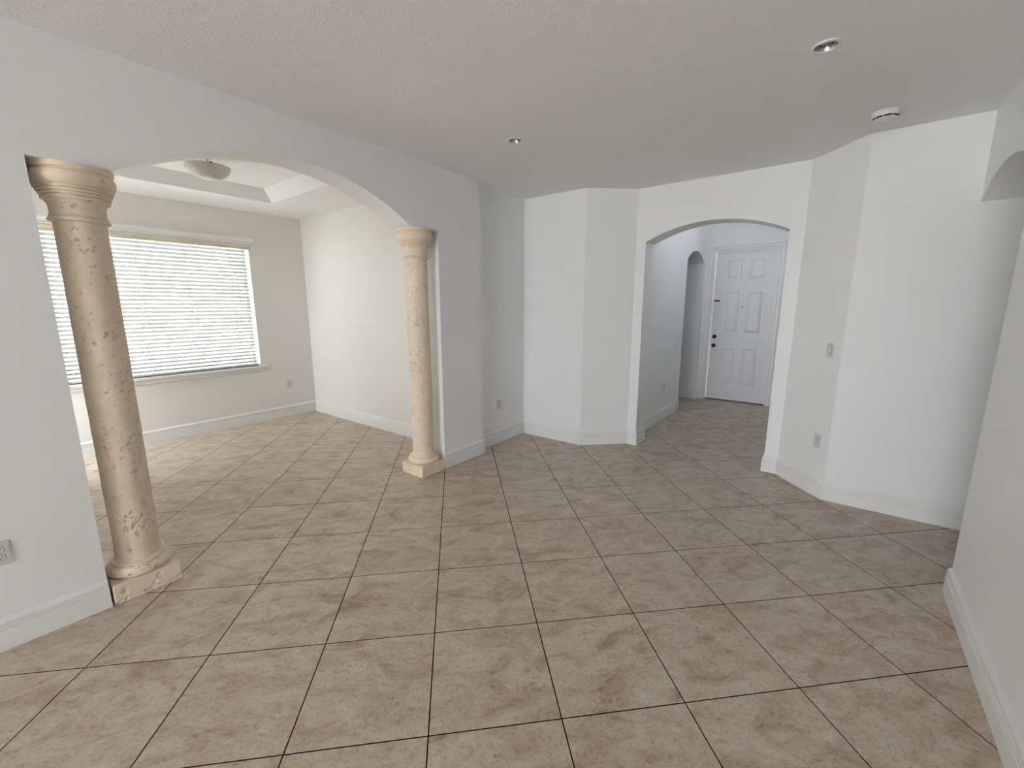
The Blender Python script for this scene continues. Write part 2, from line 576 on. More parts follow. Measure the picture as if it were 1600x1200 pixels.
wall('wall_hall_arch', (U2, 0.80), (U2, -2.13), .51, [M_WALL], ztop=7.0,
     openings=[(0.205, 2.71, 0.0, hall_arch, lin(0.205, 2.71, 28))], label='white wall pierced by the arched opening to the entry hall')
wall('wall_chamfer_right', (U2, -2.13), (U3, -2.84), .25, [M_WALL], label='white angled wall right of the hall archway with switch and outlet')
wall('wall_far_right', (U3, -2.84), (U3, -8.2), .25, [M_WALL], label='white wall at the far right running into the side passage')
RL = UE - (U3 + .1)
side_arch = arc_fn(0.1, U3 + .1 - UE, 4.378, 4.655)
Rlen = U3 + .1 - LW0
wall('wall_right', (U3 + .1, VR), (LW0, VR), .62, [M_WALL],
     openings=[(0.02, U3 + .1 - UE, 0.0, side_arch, [.02] + lin(0.10, U3 + .1 - UE, 24))], label='white near right wall with arched passage beyond its end')
wall('wall_passage_side', (3.2, VR - .62), (3.2, -8.2), -.2, [M_WALL], label='white side wall inside the right hand passage')
wall('wall_passage_end', (3.0, -8.0), (6.1, -8.0), -.2, [M_WALL], label='white end wall of the right hand passage')
wall('wall_passage_return', (3.0, VR - .61), (UE + .002, VR - .61), -.02, [M_WALL], label='white return wall behind the right wall end')
# entry hall
struct(box('wall_hall_upper', (U2 + .02) * T, (U2 + .5) * T, -2.5 * T, 4.6 * T, H, 7.0 * T, M_WALL), 'white upper wall inside the hall above the archway')
side_op = arc_fn(UH, 12.44, 4.385, 4.70)
H0 = U2 + .3
wall('wall_hall_left', (H0, VH), (UDOOR + .2, VH), .45, [M_WALL], ztop=7.0,
     openings=[(UH - H0, 12.44 - H0, 0.0, shift(side_op, H0), lin(UH - H0, 12.44 - H0, 20))], label='white hall wall with a narrow arched side opening')
HR = UDOOR + .2
wall('wall_hall_right', (HR, -2.2), (H0, -2.2), .3, [M_WALL], ztop=7.0,
     openings=[(HR - 10.1, HR - 8.8, 5.6, lambda s: 6.55, [HR - 10.2, HR - 8.6])], label='white right wall of the entry hall with an added high daylight opening')  # high opening added out of view to brighten the hall
DV0, DV1, DZ = .625, -1.20, 4.81
wall('wall_entry', (UDOOR, 1.6), (UDOOR, -2.6), .4, [M_WALL], ztop=7.0,
     openings=[(1.6 - DV0, 1.6 - DV1, 0.0, lambda s: DZ, [1.6 - DV0, 1.6 - DV1])], label='white end wall of the hall around the front door')
# room beside the hall
wall('wall_side_room_end', (12.44, 4.5), (12.44, VH + .44), .2, [M_WALL], ztop=7.0, label='white wall seen through the narrow hall opening')
wall('wall_side_room_back', (8.8, 4.3), (12.6, 4.3), .2, [M_WALL], ztop=7.0, label='white back wall of the room beside the hall')
wall('wall_side_room_near', (9.0, VH + .4), (9.0, 4.5), .2, [M_WALL], ztop=7.0, label='white near wall of the room beside the hall')
# dining room
WU0, WU1, WZ0, WZ1 = -1.20, 2.455, 1.53, 4.63
wall('wall_dining_window', (UDL - .3, VW), (UD + .3, VW), .50, [M_CREAM],
     openings=[(WU0 - UDL + .3, WU1 - UDL + .3, WZ0, lambda s: WZ1, [WU0 - UDL + .3, WU1 - UDL + .3])], label='cream dining room wall with the wide blinded window')
wall('wall_dining_right', (UD, VW + .1), (UD, VD - .05), .22, [M_CREAM], label='cream dining room side wall behind the far column')
wall('wall_dining_left', (UDL, VD - .05), (UDL, VW + .1), .3, [M_CREAM],
     openings=[(8.12 - VD + .05, 9.34 - VD + .05, .7, lambda s: 4.4, [8.12 - VD + .05, 9.34 - VD + .05])], label='cream dining room side wall behind the near column with an added daylight opening')  # unseen opening added to light the dining room from the left
# unseen rear side; wide opening added for daylight from behind the viewer
wall('wall_rear', (REAR, -4.7), (REAR, 3.7), .45, [M_WALL],
     openings=[(RV0 + 4.7, RV1 + 4.7, 0.0, lambda s: 5.1, [RV0 + 4.7, RV1 + 4.7])], label='rear wall with a wide opening added for daylight')


# ------------------------------------------------------------------ ceilings
def ceiling_with_holes(name, u0_, u1_, v0_, v1_, z, holes, mat):
    """holes: (u, v, radius, half) round openings inside small square cells"""
    V, F = [], []
    us = sorted({u0_, u1_} | {h[0] - h[3] for h in holes} | {h[0] + h[3] for h in holes})
    vs_ = sorted({v0_, v1_} | {h[1] - h[3] for h in holes} | {h[1] + h[3] for h in holes})
    for a, b in zip(us[:-1], us[1:]):
        for c, d in zip(vs_[:-1], vs_[1:]):
            mu, mv = (a + b) / 2, (c + d) / 2
            hh = [h for h in holes if abs(mu - h[0]) < h[3] and abs(mv - h[1]) < h[3]]
            if hh:
                continue
            k = len(V)
            V += [(a * T, c * T, z), (a * T, d * T, z), (b * T, d * T, z), (b * T, c * T, z)]
            F.append((k, k + 1, k + 2, k + 3))
    for (hu, hv, r, hf) in holes:
        n = 48
        k = len(V)
        for i in range(n):
            an = 2 * PI * i / n + PI / 4
            cx, cy = math.cos(an), math.sin(an)
            q = hf / max(abs(cx), abs(cy))
            V.append(((hu + r * cx) * T, (hv + r * cy) * T, z))
            V.append(((hu + q * cx) * T, (hv + q * cy) * T, z))
        for i in range(n):
            j = (i + 1) % n
            F.append((k + 2 * i, k + 2 * i + 1, k + 2 * j + 1, k + 2 * j))
    o = mesh_obj(name, V, F, mat)
    return struct(o)
def rect(a, b, c, d, z):
    return [(a * T, c * T, z), (b * T, c * T, z), (b * T, d * T, z), (a * T, d * T, z)]
LIGHTS = [(2.885, -2.385), (2.935, 1.25)]
ceil = ceiling_with_holes('ceiling', LW0 - .4, 6.85, VR - .7, VD - .02, H, [(u, v, .098, .2) for u, v in LIGHTS], M_CEIL)
ceil['label'] = 'flat ceiling with a light orange peel texture over living room and hall'
ceil['category'] = 'ceiling'
mesh_obj('hall_ceiling', rect(6.5, 13.2, -2.52, 4.6, 7.0 * T), [(3, 2, 1, 0)], M_CEIL, ceil)
mesh_obj('passage_ceiling', rect(2.95, 6.1, -8.3, VR - .7, H), [(3, 2, 1, 0)], M_CEIL, ceil)
# dining tray ceiling
tu0, tu1, tv0, tv1 = -1.30, 2.51, 5.0, 8.03
tdz, tin = 0.24 * T, 0.24
V = rect(UDL - .3, UD + .3, VD - .05, VW + .3, H) + rect(tu0, tu1, tv0, tv1, H) + rect(tu0 + tin, tu1 - tin, tv0 + tin, tv1 - tin, H + tdz)
F = []
for i in range(4):
    j = (i + 1) % 4
    F.append((i, j, 4 + j, 4 + i)); F.append((4 + i, 4 + j, 8 + j, 8 + i))
F.append((8, 9, 10, 11))
struct(mesh_obj('ceiling_dining', V, F, M_CEILD), 'white tray ceiling with sloped sides over the dining room')

# ------------------------------------------------------------------ baseboards (room on the right of the travel direction)
baseboard('baseboard_left', [(LW0 + .3, VL), (-1.80, VL)], 'white stepped baseboard under the outlet left of the near column')
baseboard('baseboard_pier', [(2.99, VD), (2.99, VL), (4.10, VL), (4.10, 3.17), (U1, 3.17), (U1, 1.60), (U2, .80), (U2, .595), (U2 + .51, .595)],
          'white baseboard running from the far column round to the hall archway')
baseboard('baseboard_hall', [(U2 + .5, VH), (UH, VH), (UH, VH + .45)], 'white baseboard along the left wall of the entry hall')
baseboard('baseboard_side_room', [(12.44, 4.2), (12.44, VH), (UDOOR, VH), (UDOOR, .745)], 'white baseboard beside the front door casing')
baseboard('baseboard_entry_right', [(UDOOR, -1.335), (UDOOR, -2.2), (U2 + .5, -2.2)], 'white baseboard right of the front door')
baseboard('baseboard_far_right', [(U2 + .51, -1.91), (U2, -1.91), (U2, -2.13), (U3, -2.84), (U3, -7.9)], 'white baseboard right of the hall archway along the far right wall')
baseboard('baseboard_right', [(UE, VR - .6), (UE, VR), (LW0 + .3, VR)], 'white baseboard along the near right wall')
baseboard('baseboard_dining', [(-1.80, VD + .0), (UDL, VD), (UDL, VW), (UD, VW), (UD, VD), (2.99, VD)], 'white baseboard around the dining room')

# ------------------------------------------------------------------ stone columns
def stone_lathe(name, prof, n_ang, dz, pits, seed, parent=None, rough=0.0006, only_mesh=False):
    """dense lathe with real pits; prof (r, z) resampled along its length"""
    pr = np.array(prof, float)
    seg = np.hypot(np.diff(pr[:, 0]), np.diff(pr[:, 1]))
    Ls = np.concatenate([[0], np.cumsum(seg)])
    ns = max(len(pr), int(Ls[-1] / dz))
    t = np.unique(np.concatenate([np.linspace(0, Ls[-1], ns), Ls]))
    r = np.interp(t, Ls, pr[:, 0]); z = np.interp(t, Ls, pr[:, 1])
    rows = len(t)
    th = np.linspace(0, 2 * PI, n_ang, endpoint=False)
    rng = np.random.default_rng(seed)
    disp = np.zeros((rows, n_ang))
    # gentle unevenness
    for _ in range(14):
        ka = rng.integers(1, 9); kz = rng.uniform(2, 60); ph = rng.uniform(0, 2 * PI, 2)
        disp += rough / 4 * np.sin(ka * th[None, :] + ph[0]) * np.sin(kz * t[:, None] + ph[1])
    rm = float(np.mean(r))
    for (tc_, ac, ra, rb, depth, tilt) in pits:
        i0, i1 = np.searchsorted(t, [tc_ - 2.2 * max(ra, rb), tc_ + 2.2 * max(ra, rb)])
        if i1 <= i0:
            continue
        da = (th - ac + PI) % (2 * PI) - PI
        rr = float(np.interp(tc_, t, r))
        jj = np.where(np.abs(da) * rr < 2.2 * max(ra, rb))[0]
        if len(jj) == 0:
            continue
        x = da[jj][None, :] * rr; y = (t[i0:i1] - tc_)[:, None]
        c, s = math.cos(tilt), math.sin(tilt)
        q = ((x * c + y * s) / ra) ** 2 + ((-x * s + y * c) / rb) ** 2
        w = np.clip(1.15 - q, 0, 1) ** 0.55
        disp[np.ix_(range(i0, i1), jj)] = np.minimum(disp[np.ix_(range(i0, i1), jj)], -depth * w)
    R = r[:, None] + disp
    X = R * np.cos(th)[None, :]; Y = R * np.sin(th)[None, :]; Z = np.repeat(z[:, None], n_ang, 1)
    co = np.stack([X, Y, Z], -1).reshape(-1, 3)
    ii = np.arange(rows - 1)[:, None] * n_ang; jj = np.arange(n_ang)[None, :]; jn = (jj + 1) % n_ang
    quads = np.stack([ii + jj, ii + jn, ii + n_ang + jn, ii + n_ang + jj], -1).reshape(-1, 4)
    me = bpy.data.meshes.new(name)
    me.vertices.add(len(co)); me.vertices.foreach_set('co', co.ravel())
    nq = len(quads)
    me.loops.add(nq * 4); me.loops.foreach_set('vertex_index', quads.ravel().astype(np.int32))
    me.polygons.add(nq)
    me.polygons.foreach_set('loop_start', (np.arange(nq) * 4).astype(np.int32))
    me.polygons.foreach_set('loop_total', np.full(nq, 4, np.int32))
    me.polygons.foreach_set('use_smooth', np.ones(nq, bool))
    me.update(calc_edges=True); me.validate()
    me.materials.append(M_STONE)
    return me, Ls[-1]

def make_pits(length, n_clusters, seed, rmin=0.0028, rmax=0.0100, per=(2, 7)):
    rg = random.Random(seed)
    out = []
    for _ in range(n_clusters):
        tc_, ac = rg.uniform(0, length), rg.uniform(0, 2 * PI)
        for _ in range(rg.randint(*per)):
            ra = rmin + (rmax - rmin) * rg.random() ** 2.2
            rb = ra * rg.uniform(0.35, 0.9)
            out.append((tc_ + rg.gauss(0, .024), ac + rg.gauss(0, .24), ra, rb, rb * rg.uniform(1.2, 2.1), rg.uniform(0, PI)))
    return out

def fillet_profile(pts, n=1):
    return pts
RS = 0.0975
Z_PL, Z_BASE, Z_CAP, Z_TOP = 0.108, 0.205, 1.965, ZS * T
base_prof = [(0.05, 0.100), (.126, .108), (.134, .110), (.1410, .117), (.1450, .128), (.1455, .138), (.1425, .150), (.1360, .160), (.1280, .1665), (.1230, .1685),
             (.1215, .1690), (.1210, .1700), (.1225, .1715), (.1225, .1785), (.1200, .1815), (.1150, .1830), (.1075, .1860), (.1030, .1930), (.1010, .2030), (.1000, .220)]
shaft_prof = [(.1000, .214), (.0985, .26), (.0990, .9), (.0985, 1.4), (.0965, 1.97)]
c0 = Z_TOP
cap_prof = [(.0960, c0 - .262), (.0965, c0 - .254), (.104, c0 - .2530), (.1105, c0 - .2505), (.1140, c0 - .2455), (.1140, c0 - .241), (.1105, c0 - .2365), (.1030, c0 - .2345), (.1030, c0 - .2315), (.1065, c0 - .2300), (.1065, c0 - .2260), (.1025, c0 - .224),
            (.1020, c0 - .222), (.1020, c0 - .185), (.1045, c0 - .172), (.1100, c0 - .163), (.1160, c0 - .158), (.1160, c0 - .1560), (.1215, c0 - .1545), (.1240, c0 - .150), (.1240, c0 - .1460), (.1215, c0 - .1420), (.1165, c0 - .1405), (.1165, c0 - .1375),
            (.1265, c0 - .1360), (.1290, c0 - .1320), (.1285, c0 - .1280), (.1245, c0 - .1260), (.1245, c0 - .1235), (.1335, c0 - .1220), (.1360, c0 - .1180), (.1355, c0 - .1140), (.1310, c0 - .1120), (.1310, c0 - .1095), (.1400, c0 - .1080), (.1425, c0 - .1035), (.1420, c0 - .1000), (.1375, c0 - .0980), (.1380, c0 - .0950),
            (.1450, c0 - .090), (.1510, c0 - .081), (.1550, c0 - .070), (.1565, c0 - .058), (.1550, c0 - .047), (.1510, c0 - .038), (.1445, c0 - .033), (.1430, c0 - .0310), (.1430, c0 - .0260), (.1510, c0 - .0240), (.1525, c0 - .0210),
            (.1525, c0 - .0005), (.05, c0 - .0005)]
def plen(p):
    return sum(math.hypot(b[0] - a[0], b[1] - a[1]) for a, b in zip(p[:-1], p[1:]))
me_shaft, _ = stone_lathe('shaft', shaft_prof, 270, 0.0025, make_pits(plen(shaft_prof), 400, 11), 3)
me_base, _ = stone_lathe('base', base_prof, 200, 0.0022, make_pits(plen(base_prof), 30, 12), 5, rough=0.0010)
me_cap, _ = stone_lathe('capital', cap_prof, 220, 0.0020, make_pits(plen(cap_prof), 60, 13, .0025, .0085), 7, rough=0.0014)
def plinth_mesh(seed):
    bm = bmesh.new()
    h = 0.1465
    add_box(bm, -h, h, -h, h, 0.0, Z_PL)
    bmesh.ops.bevel(bm, geom=[e for e in bm.edges], offset=0.004, segments=2, affect='EDGES')
    bmesh.ops.subdivide_edges(bm, edges=bm.edges[:], cuts=5, use_grid_fill=True)
    bmesh.ops.subdivide_edges(bm, edges=[e for e in bm.edges if e.calc_length() > .006], cuts=4, use_grid_fill=True)
    bmesh.ops.subdivide_edges(bm, edges=[e for e in bm.edges if e.calc_length() > .006], cuts=1, use_grid_fill=True)
    rg = random.Random(seed)
    pits = []
    for _ in range(30):
        f = rg.choice((0, 1, 2, 3))
        a, z = rg.uniform(-h, h), rg.uniform(.01, Z_PL - .006)
        for _ in range(rg.randint(2, 6)):
            aa, zz = a + rg.gauss(0, .012), z + rg.gauss(0, .008)
            c = {0: (aa, -h), 1: (h, aa), 2: (aa, h), 3: (-h, aa)}[f]
            pits.append((Vector((c[0], c[1], zz)), rg.uniform(.004, .010)))
    bm.normal_update()
    co = np.array([v.co[:] for v in bm.verts]); no = np.array([v.normal[:] for v in bm.verts])
    dsp = np.zeros(len(co))
    for c, r in pits:
        q = np.sum((co - np.array(c)) ** 2, 1) / (r * r)
        dsp = np.minimum(dsp, -r * 1.0 * np.clip(1.1 - q, 0, 1) ** .5)
    for k, v in enumerate(bm.verts):
        v.co += Vector(no[k]) * float(dsp[k])
        if v.co.z < 0: v.co.z = 0
    me = bpy.data.meshes.new('plinth')
    bm.to_mesh(me); bm.free()
    me.polygons.foreach_set('use_smooth', [True] * len(me.polygons))
    me.materials.append(M_STONE)
    return me
me_plinth = plinth_mesh(21)
def column(u, v, rot, label):
    r = empty('stone_column', (u * T, v * T, 0), 0)
    tag(r, label, 'column', 'cast stone columns flanking the dining room arch')
    for nm, me, a in (('plinth', me_plinth, 0), ('base', me_base, rot), ('shaft', me_shaft, rot), ('capital', me_cap, rot)):
        o = bpy.data.objects.new(nm, me)
        o.rotation_euler = (0, 0, a)
        link(o, r)
    return r
column(-1.488, 3.225, 0.4, 'beige pitted cast stone column nearest the viewer in front of the window')
column(2.678, 3.225, 2.5, 'beige pitted cast stone column farther off against the pier')

# ------------------------------------------------------------------ dining window
win = empty('window_1', (0.5 * (WU0 + WU1) * T, VW * T, WZ0 * T))
struct(win, 'wide bright dining room window behind white blinds')
ww, wh = (WU1 - WU0) * T, (WZ1 - WZ0) * T
hw = ww / 2
bm = bmesh.new()
fy0, fy1, fb = .17, .21, .016
add_box(bm, -hw, -hw + fb, fy0, fy1, 0, wh); add_box(bm, hw - fb, hw, fy0, fy1, 0, wh)
add_box(bm, -hw + fb, hw - fb, fy0, fy1, 0, fb); add_box(bm, -hw + fb, hw - fb, fy0, fy1, wh - fb, wh)
from_bm('window_frame', bm, M_ALU, win)
box('pane', -hw + fb, hw - fb, .187, .193, fb, wh - fb, M_GLASS, win)
# stool (inner sill) and apron
bm = bmesh.new()
add_box(bm, -hw - .075, hw + .095, -.055, -.0005, -.030, 0.0, .008, 3)
add_box(bm, -hw, hw, -.0005, fy0, -.004, 0.0)
from_bm('window_sill', bm, M_TRIM, win)
def moulding(name, x0, x1, prof, mat, parent):
    """horizontal moulding, prof (depth toward room, z)"""
    V, F = [], []
    k = len(prof)
    for x in (x0, x1):
        V += [(x, -d, z) for d, z in prof]
    for j in range(k):
        F.append((j, (j + 1) % k, k + (j + 1) % k, k + j))
    F += [tuple(range(k))[::-1], tuple(range(k, 2 * k))]
    bm = bmesh.new()
    bv = [bm.verts.new(v) for v in V]
    for f in F: bm.faces.new([bv[i] for i in f])
    return from_bm(name, bm, mat, parent)
moulding('apron', -hw - .045, hw + .045, [(.0005, -.030), (.026, -.030), (.026, -.040), (.018, -.050), (.016, -.074), (.010, -.084), (.0005, -.088)], M_TRIM, win)
moulding('head_casing', -hw - .06, hw + .06, [(.0005, wh + .002), (.020, wh + .002), (.020, wh + .014), (.014, wh + .020), (.016, wh + .048), (.030, wh + .060), (.034, wh + .072), (.034, wh + .080), (.0005, wh + .082)], M_TRIM, win)

# ------------------------------------------------------------------ blind
bl = empty('window_blind', (0.5 * (WU0 + WU1) * T, VW * T, WZ0 * T))
tag(bl, 'white horizontal slat blind with cream valance hanging in the dining window', 'blind')
by = .045
bhw = hw - .024
moulding('valance', -hw - .022, hw + .022, [(.004, wh - .066), (.018, wh - .066), (.022, wh - .060), (.022, wh - .046), (.018, wh - .042), (.018, wh - .028), (.022, wh - .024), (.024, wh - .004), (.020, wh + .001), (.004, wh + .001)], M_VALANCE, bl)
box('headrail', -bhw, bhw, by - .028, by + .028, wh - .055, wh - .004, M_VALANCE, bl, .002)
NS = 33
ztop, zbot = wh - .085, .056
tilt = math.radians(32)
sv, sf = [], []
prof = []
for k in range(7):
    q = -1 + 2 * k / 6
    prof.append((q * .025, .0022 * (1 - q * q)))
ring = [(a, b + .0012) for a, b in prof] + [(a, b - .0012) for a, b in prof[::-1]]
ct, st = math.cos(tilt), math.sin(tilt)
for x in (-bhw, bhw):
    sv += [(x, a * ct + b * st, -a * st + b * ct) for a, b in ring]     # room edge (negative depth) stands higher
kk = len(ring)
sf = [(j, (j + 1) % kk, kk + (j + 1) % kk, kk + j) for j in range(kk)] + [tuple(range(kk))[::-1], tuple(range(kk, 2 * kk))]
slat_me = None
for i in range(NS):
    z = ztop + (zbot - ztop) * i / (NS - 1)
    if slat_me is None:
        o = mesh_obj('slat', sv, sf, M_SLAT, bl)
        slat_me = o.data
    else:
        o = link(bpy.data.objects.new('slat', slat_me), bl)
    o.location = (0, by, z)
box('bottom_rail', -bhw, bhw, by - .026, by + .026, .006, .028, M_SLAT, bl, .003)
for cu in (-.80, .20, 1.115, 2.045):
    cx = (cu - 0.5 * (WU0 + WU1)) * T
    bm = bmesh.new()
    for dy in (-.0265, .0265):
        tube(bm, (cx, by + dy, .03), (cx, by + dy, wh - .05), .0030, 6)
    for dx in (-.012, .012):
        tube(bm, (cx + dx * .0, by, .03), (cx, by, wh - .05), .0009, 5)
    from_bm('ladder_cord', bm, M_CORD, bl)
    lathe('cord_button', [(0.0001, .0005), (.006, .001), (.008, .003), (.006, .0058), (.0001, .006)], 10, M_CORD, bl, loc=(cx, by, 0))
for cu, zt in ((2.27, 4.12), (2.275, 2.06), (-1.09, 2.45), (-1.065, 1.77)):
    cx = (cu - 0.5 * (WU0 + WU1)) * T
    zz = (zt - WZ0) * T
    bm = bmesh.new()
    tube(bm, (cx, by - .034, zz + .012), (cx, by - .034, wh - .05), .0010, 5)
    from_bm('pull_cord', bm, M_CORD, bl)
    lathe('tassel', [(.0001, .016), (.003, .014), (.0045, 0), (.0075, -.016), (.007, -.020), (.0001, -.020)], 10, M_TASSEL, bl, loc=(cx, by - .034, zz))

# ------------------------------------------------------------------ front door
door = empty('door_1', (UDOOR * T, 0.5 * (DV0 + DV1) * T, 0))
struct(door, 'white six panel front door with dark knob and deadbolt at the end of the hall')
dw = (0.57 + 1.145) / 2 * T
dz0, dz1 = .014, 4.765 * T
dyc = (0.5 * (0.57 - 1.145) - 0.5 * (DV0 + DV1)) * T
dx = .045                                   # leaf front plane behind the wall face
def dv(v):                                  # plan tile coordinate to the door's own frame
    return (v - 0.5 * (DV0 + DV1)) * T
pv = [(.235, -.175), (-.40, -.81)]
pz = [(3.90, 4.48), (2.235, 3.495), (.53, 1.71)]
bm = bmesh.new()
ys = sorted([dv(-1.145), dv(-.81), dv(-.40), dv(-.175), dv(.235), dv(.57)])
zs = sorted([dz0, .53 * T, 1.71 * T, 2.235 * T, 3.495 * T, 3.90 * T, 4.48 * T, dz1])
for a in range(5):
    for b in range(7):
        if a in (1, 3) and b in (1, 3, 5):
            continue
        add_box(bm, dx, dx + .040, ys[a], ys[a + 1], zs[b], zs[b + 1])
bmesh.ops.remove_doubles(bm, verts=bm.verts, dist=1e-5)
leaf = from_bm('leaf', bm, M_DOOR, door)
for (va, vb) in pv:
    for (za, zb) in pz:
        y0, y1, z0, z1 = dv(vb), dv(va), za * T, zb * T
        V, F = [], []
        for ins, xx in ((0, dx), (.010, dx + .010), (.020, dx + .011), (.040, dx + .002), (.046, dx + .002)):
            V += [(xx, y0 + ins, z0 + ins), (xx, y1 - ins, z0 + ins), (xx, y1 - ins, z1 - ins), (xx, y0 + ins, z1 - ins)]
        for q in range(4):
            for j in range(4):
                F.append((q * 4 + j, q * 4 + (j + 1) % 4, q * 4 + 4 + (j + 1) % 4, q * 4 + 4 + j))
        F.append((16, 17, 18, 19))
        V += [(dx + .04, y0, z0), (dx + .04, y1, z0), (dx + .04, y1, z1), (dx + .04, y0, z1)]
        F.append((23, 22, 21, 20))
        for j in range(4):
            F.append((20 + j, 20 + (j + 1) % 4, (j + 1) % 4, j))
        mesh_obj('panel', V, F, M_DOOR, leaf)
# frame and casing
bm = bmesh.new()
y0, y1, zt = dv(DV1), dv(DV0), DZ * T
j = .024
add_box(bm, 0, .19, y0, y0 + j, 0, zt); add_box(bm, 0, .19, y1 - j, y1, 0, zt); add_box(bm, 0, .19, y0 + j, y1 - j, zt - j * .85, zt)
from_bm('door_frame', bm, M_TRIM, door)
def casing():
    prof = [(0.0, 0.0), (0.0, .011), (.010, .016), (.018, .012), (.042, .012), (.048, .018), (.062, .020), (.066, .016), (.066, 0.0)]   # (across, out)
    iy0, iy1, iz = y0 + .008, y1 - .008, zt - .008
    path = [((iy0, 0), (-1, 0)), ((iy0, iz), (-1, 1)), ((iy1, iz), (1, 1)), ((iy1, 0), (1, 0))]
    V, F = [], []
    k = len(prof)
    for (py, pz_), (oy, oz) in path:
        V += [(-b - .0003, py + oy * a, pz_ + oz * a) for a, b in prof]
    for q in range(3):
        for w in range(k - 1):
            F.append((q * k + w, q * k + w + 1, (q + 1) * k + w + 1, (q + 1) * k + w))
    F += [tuple(range(k)), tuple(range(3 * k, 4 * k))]
    bm = bmesh.new()
    bv = [bm.verts.new(v) for v in V]
    for f in F: bm.faces.new([bv[i] for i in f])
    return from_bm('door_casing', bm, M_TRIM, door)
casing()
box('threshold', .0, .19, y0 + j, y1 - j, 0.0005, .012, M_THRESH, door, .003)
def knob(name, v, z, prof, mat):
    return lathe(name, prof, 24, mat, door, loc=(dx, dv(v), z * T), axis='X')
kb = knob('door_knob', .452, 1.795, [(.0001, -.062), (.014, -.061), (.024, -.054), (.0275, -.045), (.026, -.036), (.018, -.029), (.011, -.024), (.010, -.010), (.030, -.008), (.033, -.004), (.033, 0)], M_DARKMET)
db = knob('deadbolt', .455, 2.085, [(.0001, -.020), (.018, -.020), (.024, -.016), (.030, -.010), (.033, -.004), (.033, 0)], M_DARKMET)
box('thumb_turn', -.036, -.019, -.004, .004, -.014, .014, M_DARKMET, db, .002)
knob('peephole', -.287, 3.035, [(.0001, -.003), (.006, -.005), (.009, -.004), (.010, 0)], M_DARKMET)
lt = box('swing_latch', dx - .012, dx, dv(.545), dv(.365), 3.215 * T, 3.26 * T, M_DARKMET, door, .002)
bm = bmesh.new()
add_box(bm, dx - .020, dx - .001, dv(.598), dv(.575), 3.02 * T, 3.27 * T, .002)
from_bm('latch_keeper', bm, M_METAL, lt)

# ------------------------------------------------------------------ outlets and switch
def frame_at(u, v, z, nu, nv):
    """local frame: +x along wall, -y out of the wall into the room, z up"""
    ang = math.atan2(nv, nu) + PI / 2
    return (u * T, v * T, z * T), ang
def plate(parent, w=.070, h=.115):
    bm = bmesh.new()
    add_box(bm, -w / 2, w / 2, -.0055, -.0002, -h / 2, h / 2)
    bmesh.ops.bevel(bm, geom=[e for e in bm.edges], offset=.0022, segments=2, affect='EDGES')
    return from_bm('cover_plate', bm, M_PLATE, parent)
def outlet(u, v, z, nu, nv, label):
    loc, ang = frame_at(u, v, z, nu, nv)
    r = empty('power_outlet', loc, ang)
    tag(r, label, 'power outlet', 'duplex wall outlets')
    plate(r)
    for s in (-1, 1):
        n = 28
        V = []
        for yy in (-.0055, -.0078):
            for i in range(n):
                a = 2 * PI * i / n
                x, zz = .0172 * math.cos(a), .0172 * math.sin(a)
                zz = max(-.0140, min(.0140, zz))
                V.append((x, yy, s * .0195 + zz))
        F = [(i, (i + 1) % n, n + (i + 1) % n, n + i) for i in range(n)] + [tuple(range(n, 2 * n))]
        bm = bmesh.new(); bv = [bm.verts.new(q) for q in V]
        for f in F: bm.faces.new([bv[i] for i in f])
        face = from_bm('receptacle', bm, M_PLATE, r)
        bm = bmesh.new()
        rim = [(.0178 * math.cos(2 * PI * i / n), max(-.0146, min(.0146, .0178 * math.sin(2 * PI * i / n)))) for i in range(n)]
        for i in range(n):
            a, b = rim[i], rim[(i + 1) % n]
            tube(bm, (a[0], -.0056, s * .0195 + a[1]), (b[0], -.0056, s * .0195 + b[1]), .0008, 4)
        from_bm('receptacle_gap', bm, M_SLOT, face)
        for xx, hh in ((-.0064, .0044), (.0064, .0036)):
            box('slot', xx - .0012, xx + .0012, -.0081, -.0070, s * .0195 + .003 - hh, s * .0195 + .003 + hh, M_SLOT, face)
        lathe('ground_hole', [(.0001, -.0081), (.0026, -.0081), (.0026, -.0070)], 10, M_SLOT, face, loc=(0, 0, s * .0195 - .008), axis='Y')
    lathe('screw', [(.0001, -.0068), (.0022, -.0066), (.003, -.0055)], 10, M_METAL, r, axis='Y')
    return r
outlet(-2.435, VL, .915, 0, -1, 'wall outlet cut by the left picture edge near the first column')
outlet(3.154, VW, .917, 0, -1, 'small wall outlet under the window beside the dining room corner')
outlet(4.879, 3.17, .885, 0, -1, 'small wall outlet on the narrow recessed wall right of the pier')
outlet(9.177, VH, .895, 0, -1, 'small wall outlet on the left wall inside the entry hall')
ch = Vector((-2.84 + 2.13, -(U3 - U2)))            # chamfer normal, pointing into the room
chn = Vector((ch.x, ch.y)).normalized()
chn = Vector((-abs(chn.x), abs(chn.y)))
def on_chamfer(u):
    k = (u - U2) / (U3 - U2)
    return u, -2.13 + k * (-2.84 + 2.13)
a_, b_ = on_chamfer(5.935)
outlet(a_, b_, .904, chn.x, chn.y, 'wall outlet low on the angled wall right of the hall archway')
a_, b_ = on_chamfer(5.925)
loc, ang = frame_at(a_, b_, 2.40, chn.x, chn.y)
sw = empty('light_switch', loc, ang)
tag(sw, 'rocker light switch on the angled wall right of the hall archway', 'light switch')
plate(sw)
bm = bmesh.new()
add_box(bm, -.0172, .0172, -.0068, -.005, -.034, .034)
from_bm('switch_bezel', bm, M_SLOT, sw)
V = [(-.0160, -.006, -.0325), (.0160, -.006, -.0325), (.0160, -.006, .0325), (-.0160, -.006, .0325),
     (-.0160, -.0115, -.0325), (.0160, -.0115, -.0325), (.0160, -.0078, 0), (-.0160, -.0078, 0), (.0160, -.0070, .0325), (-.0160, -.0070, .0325)]
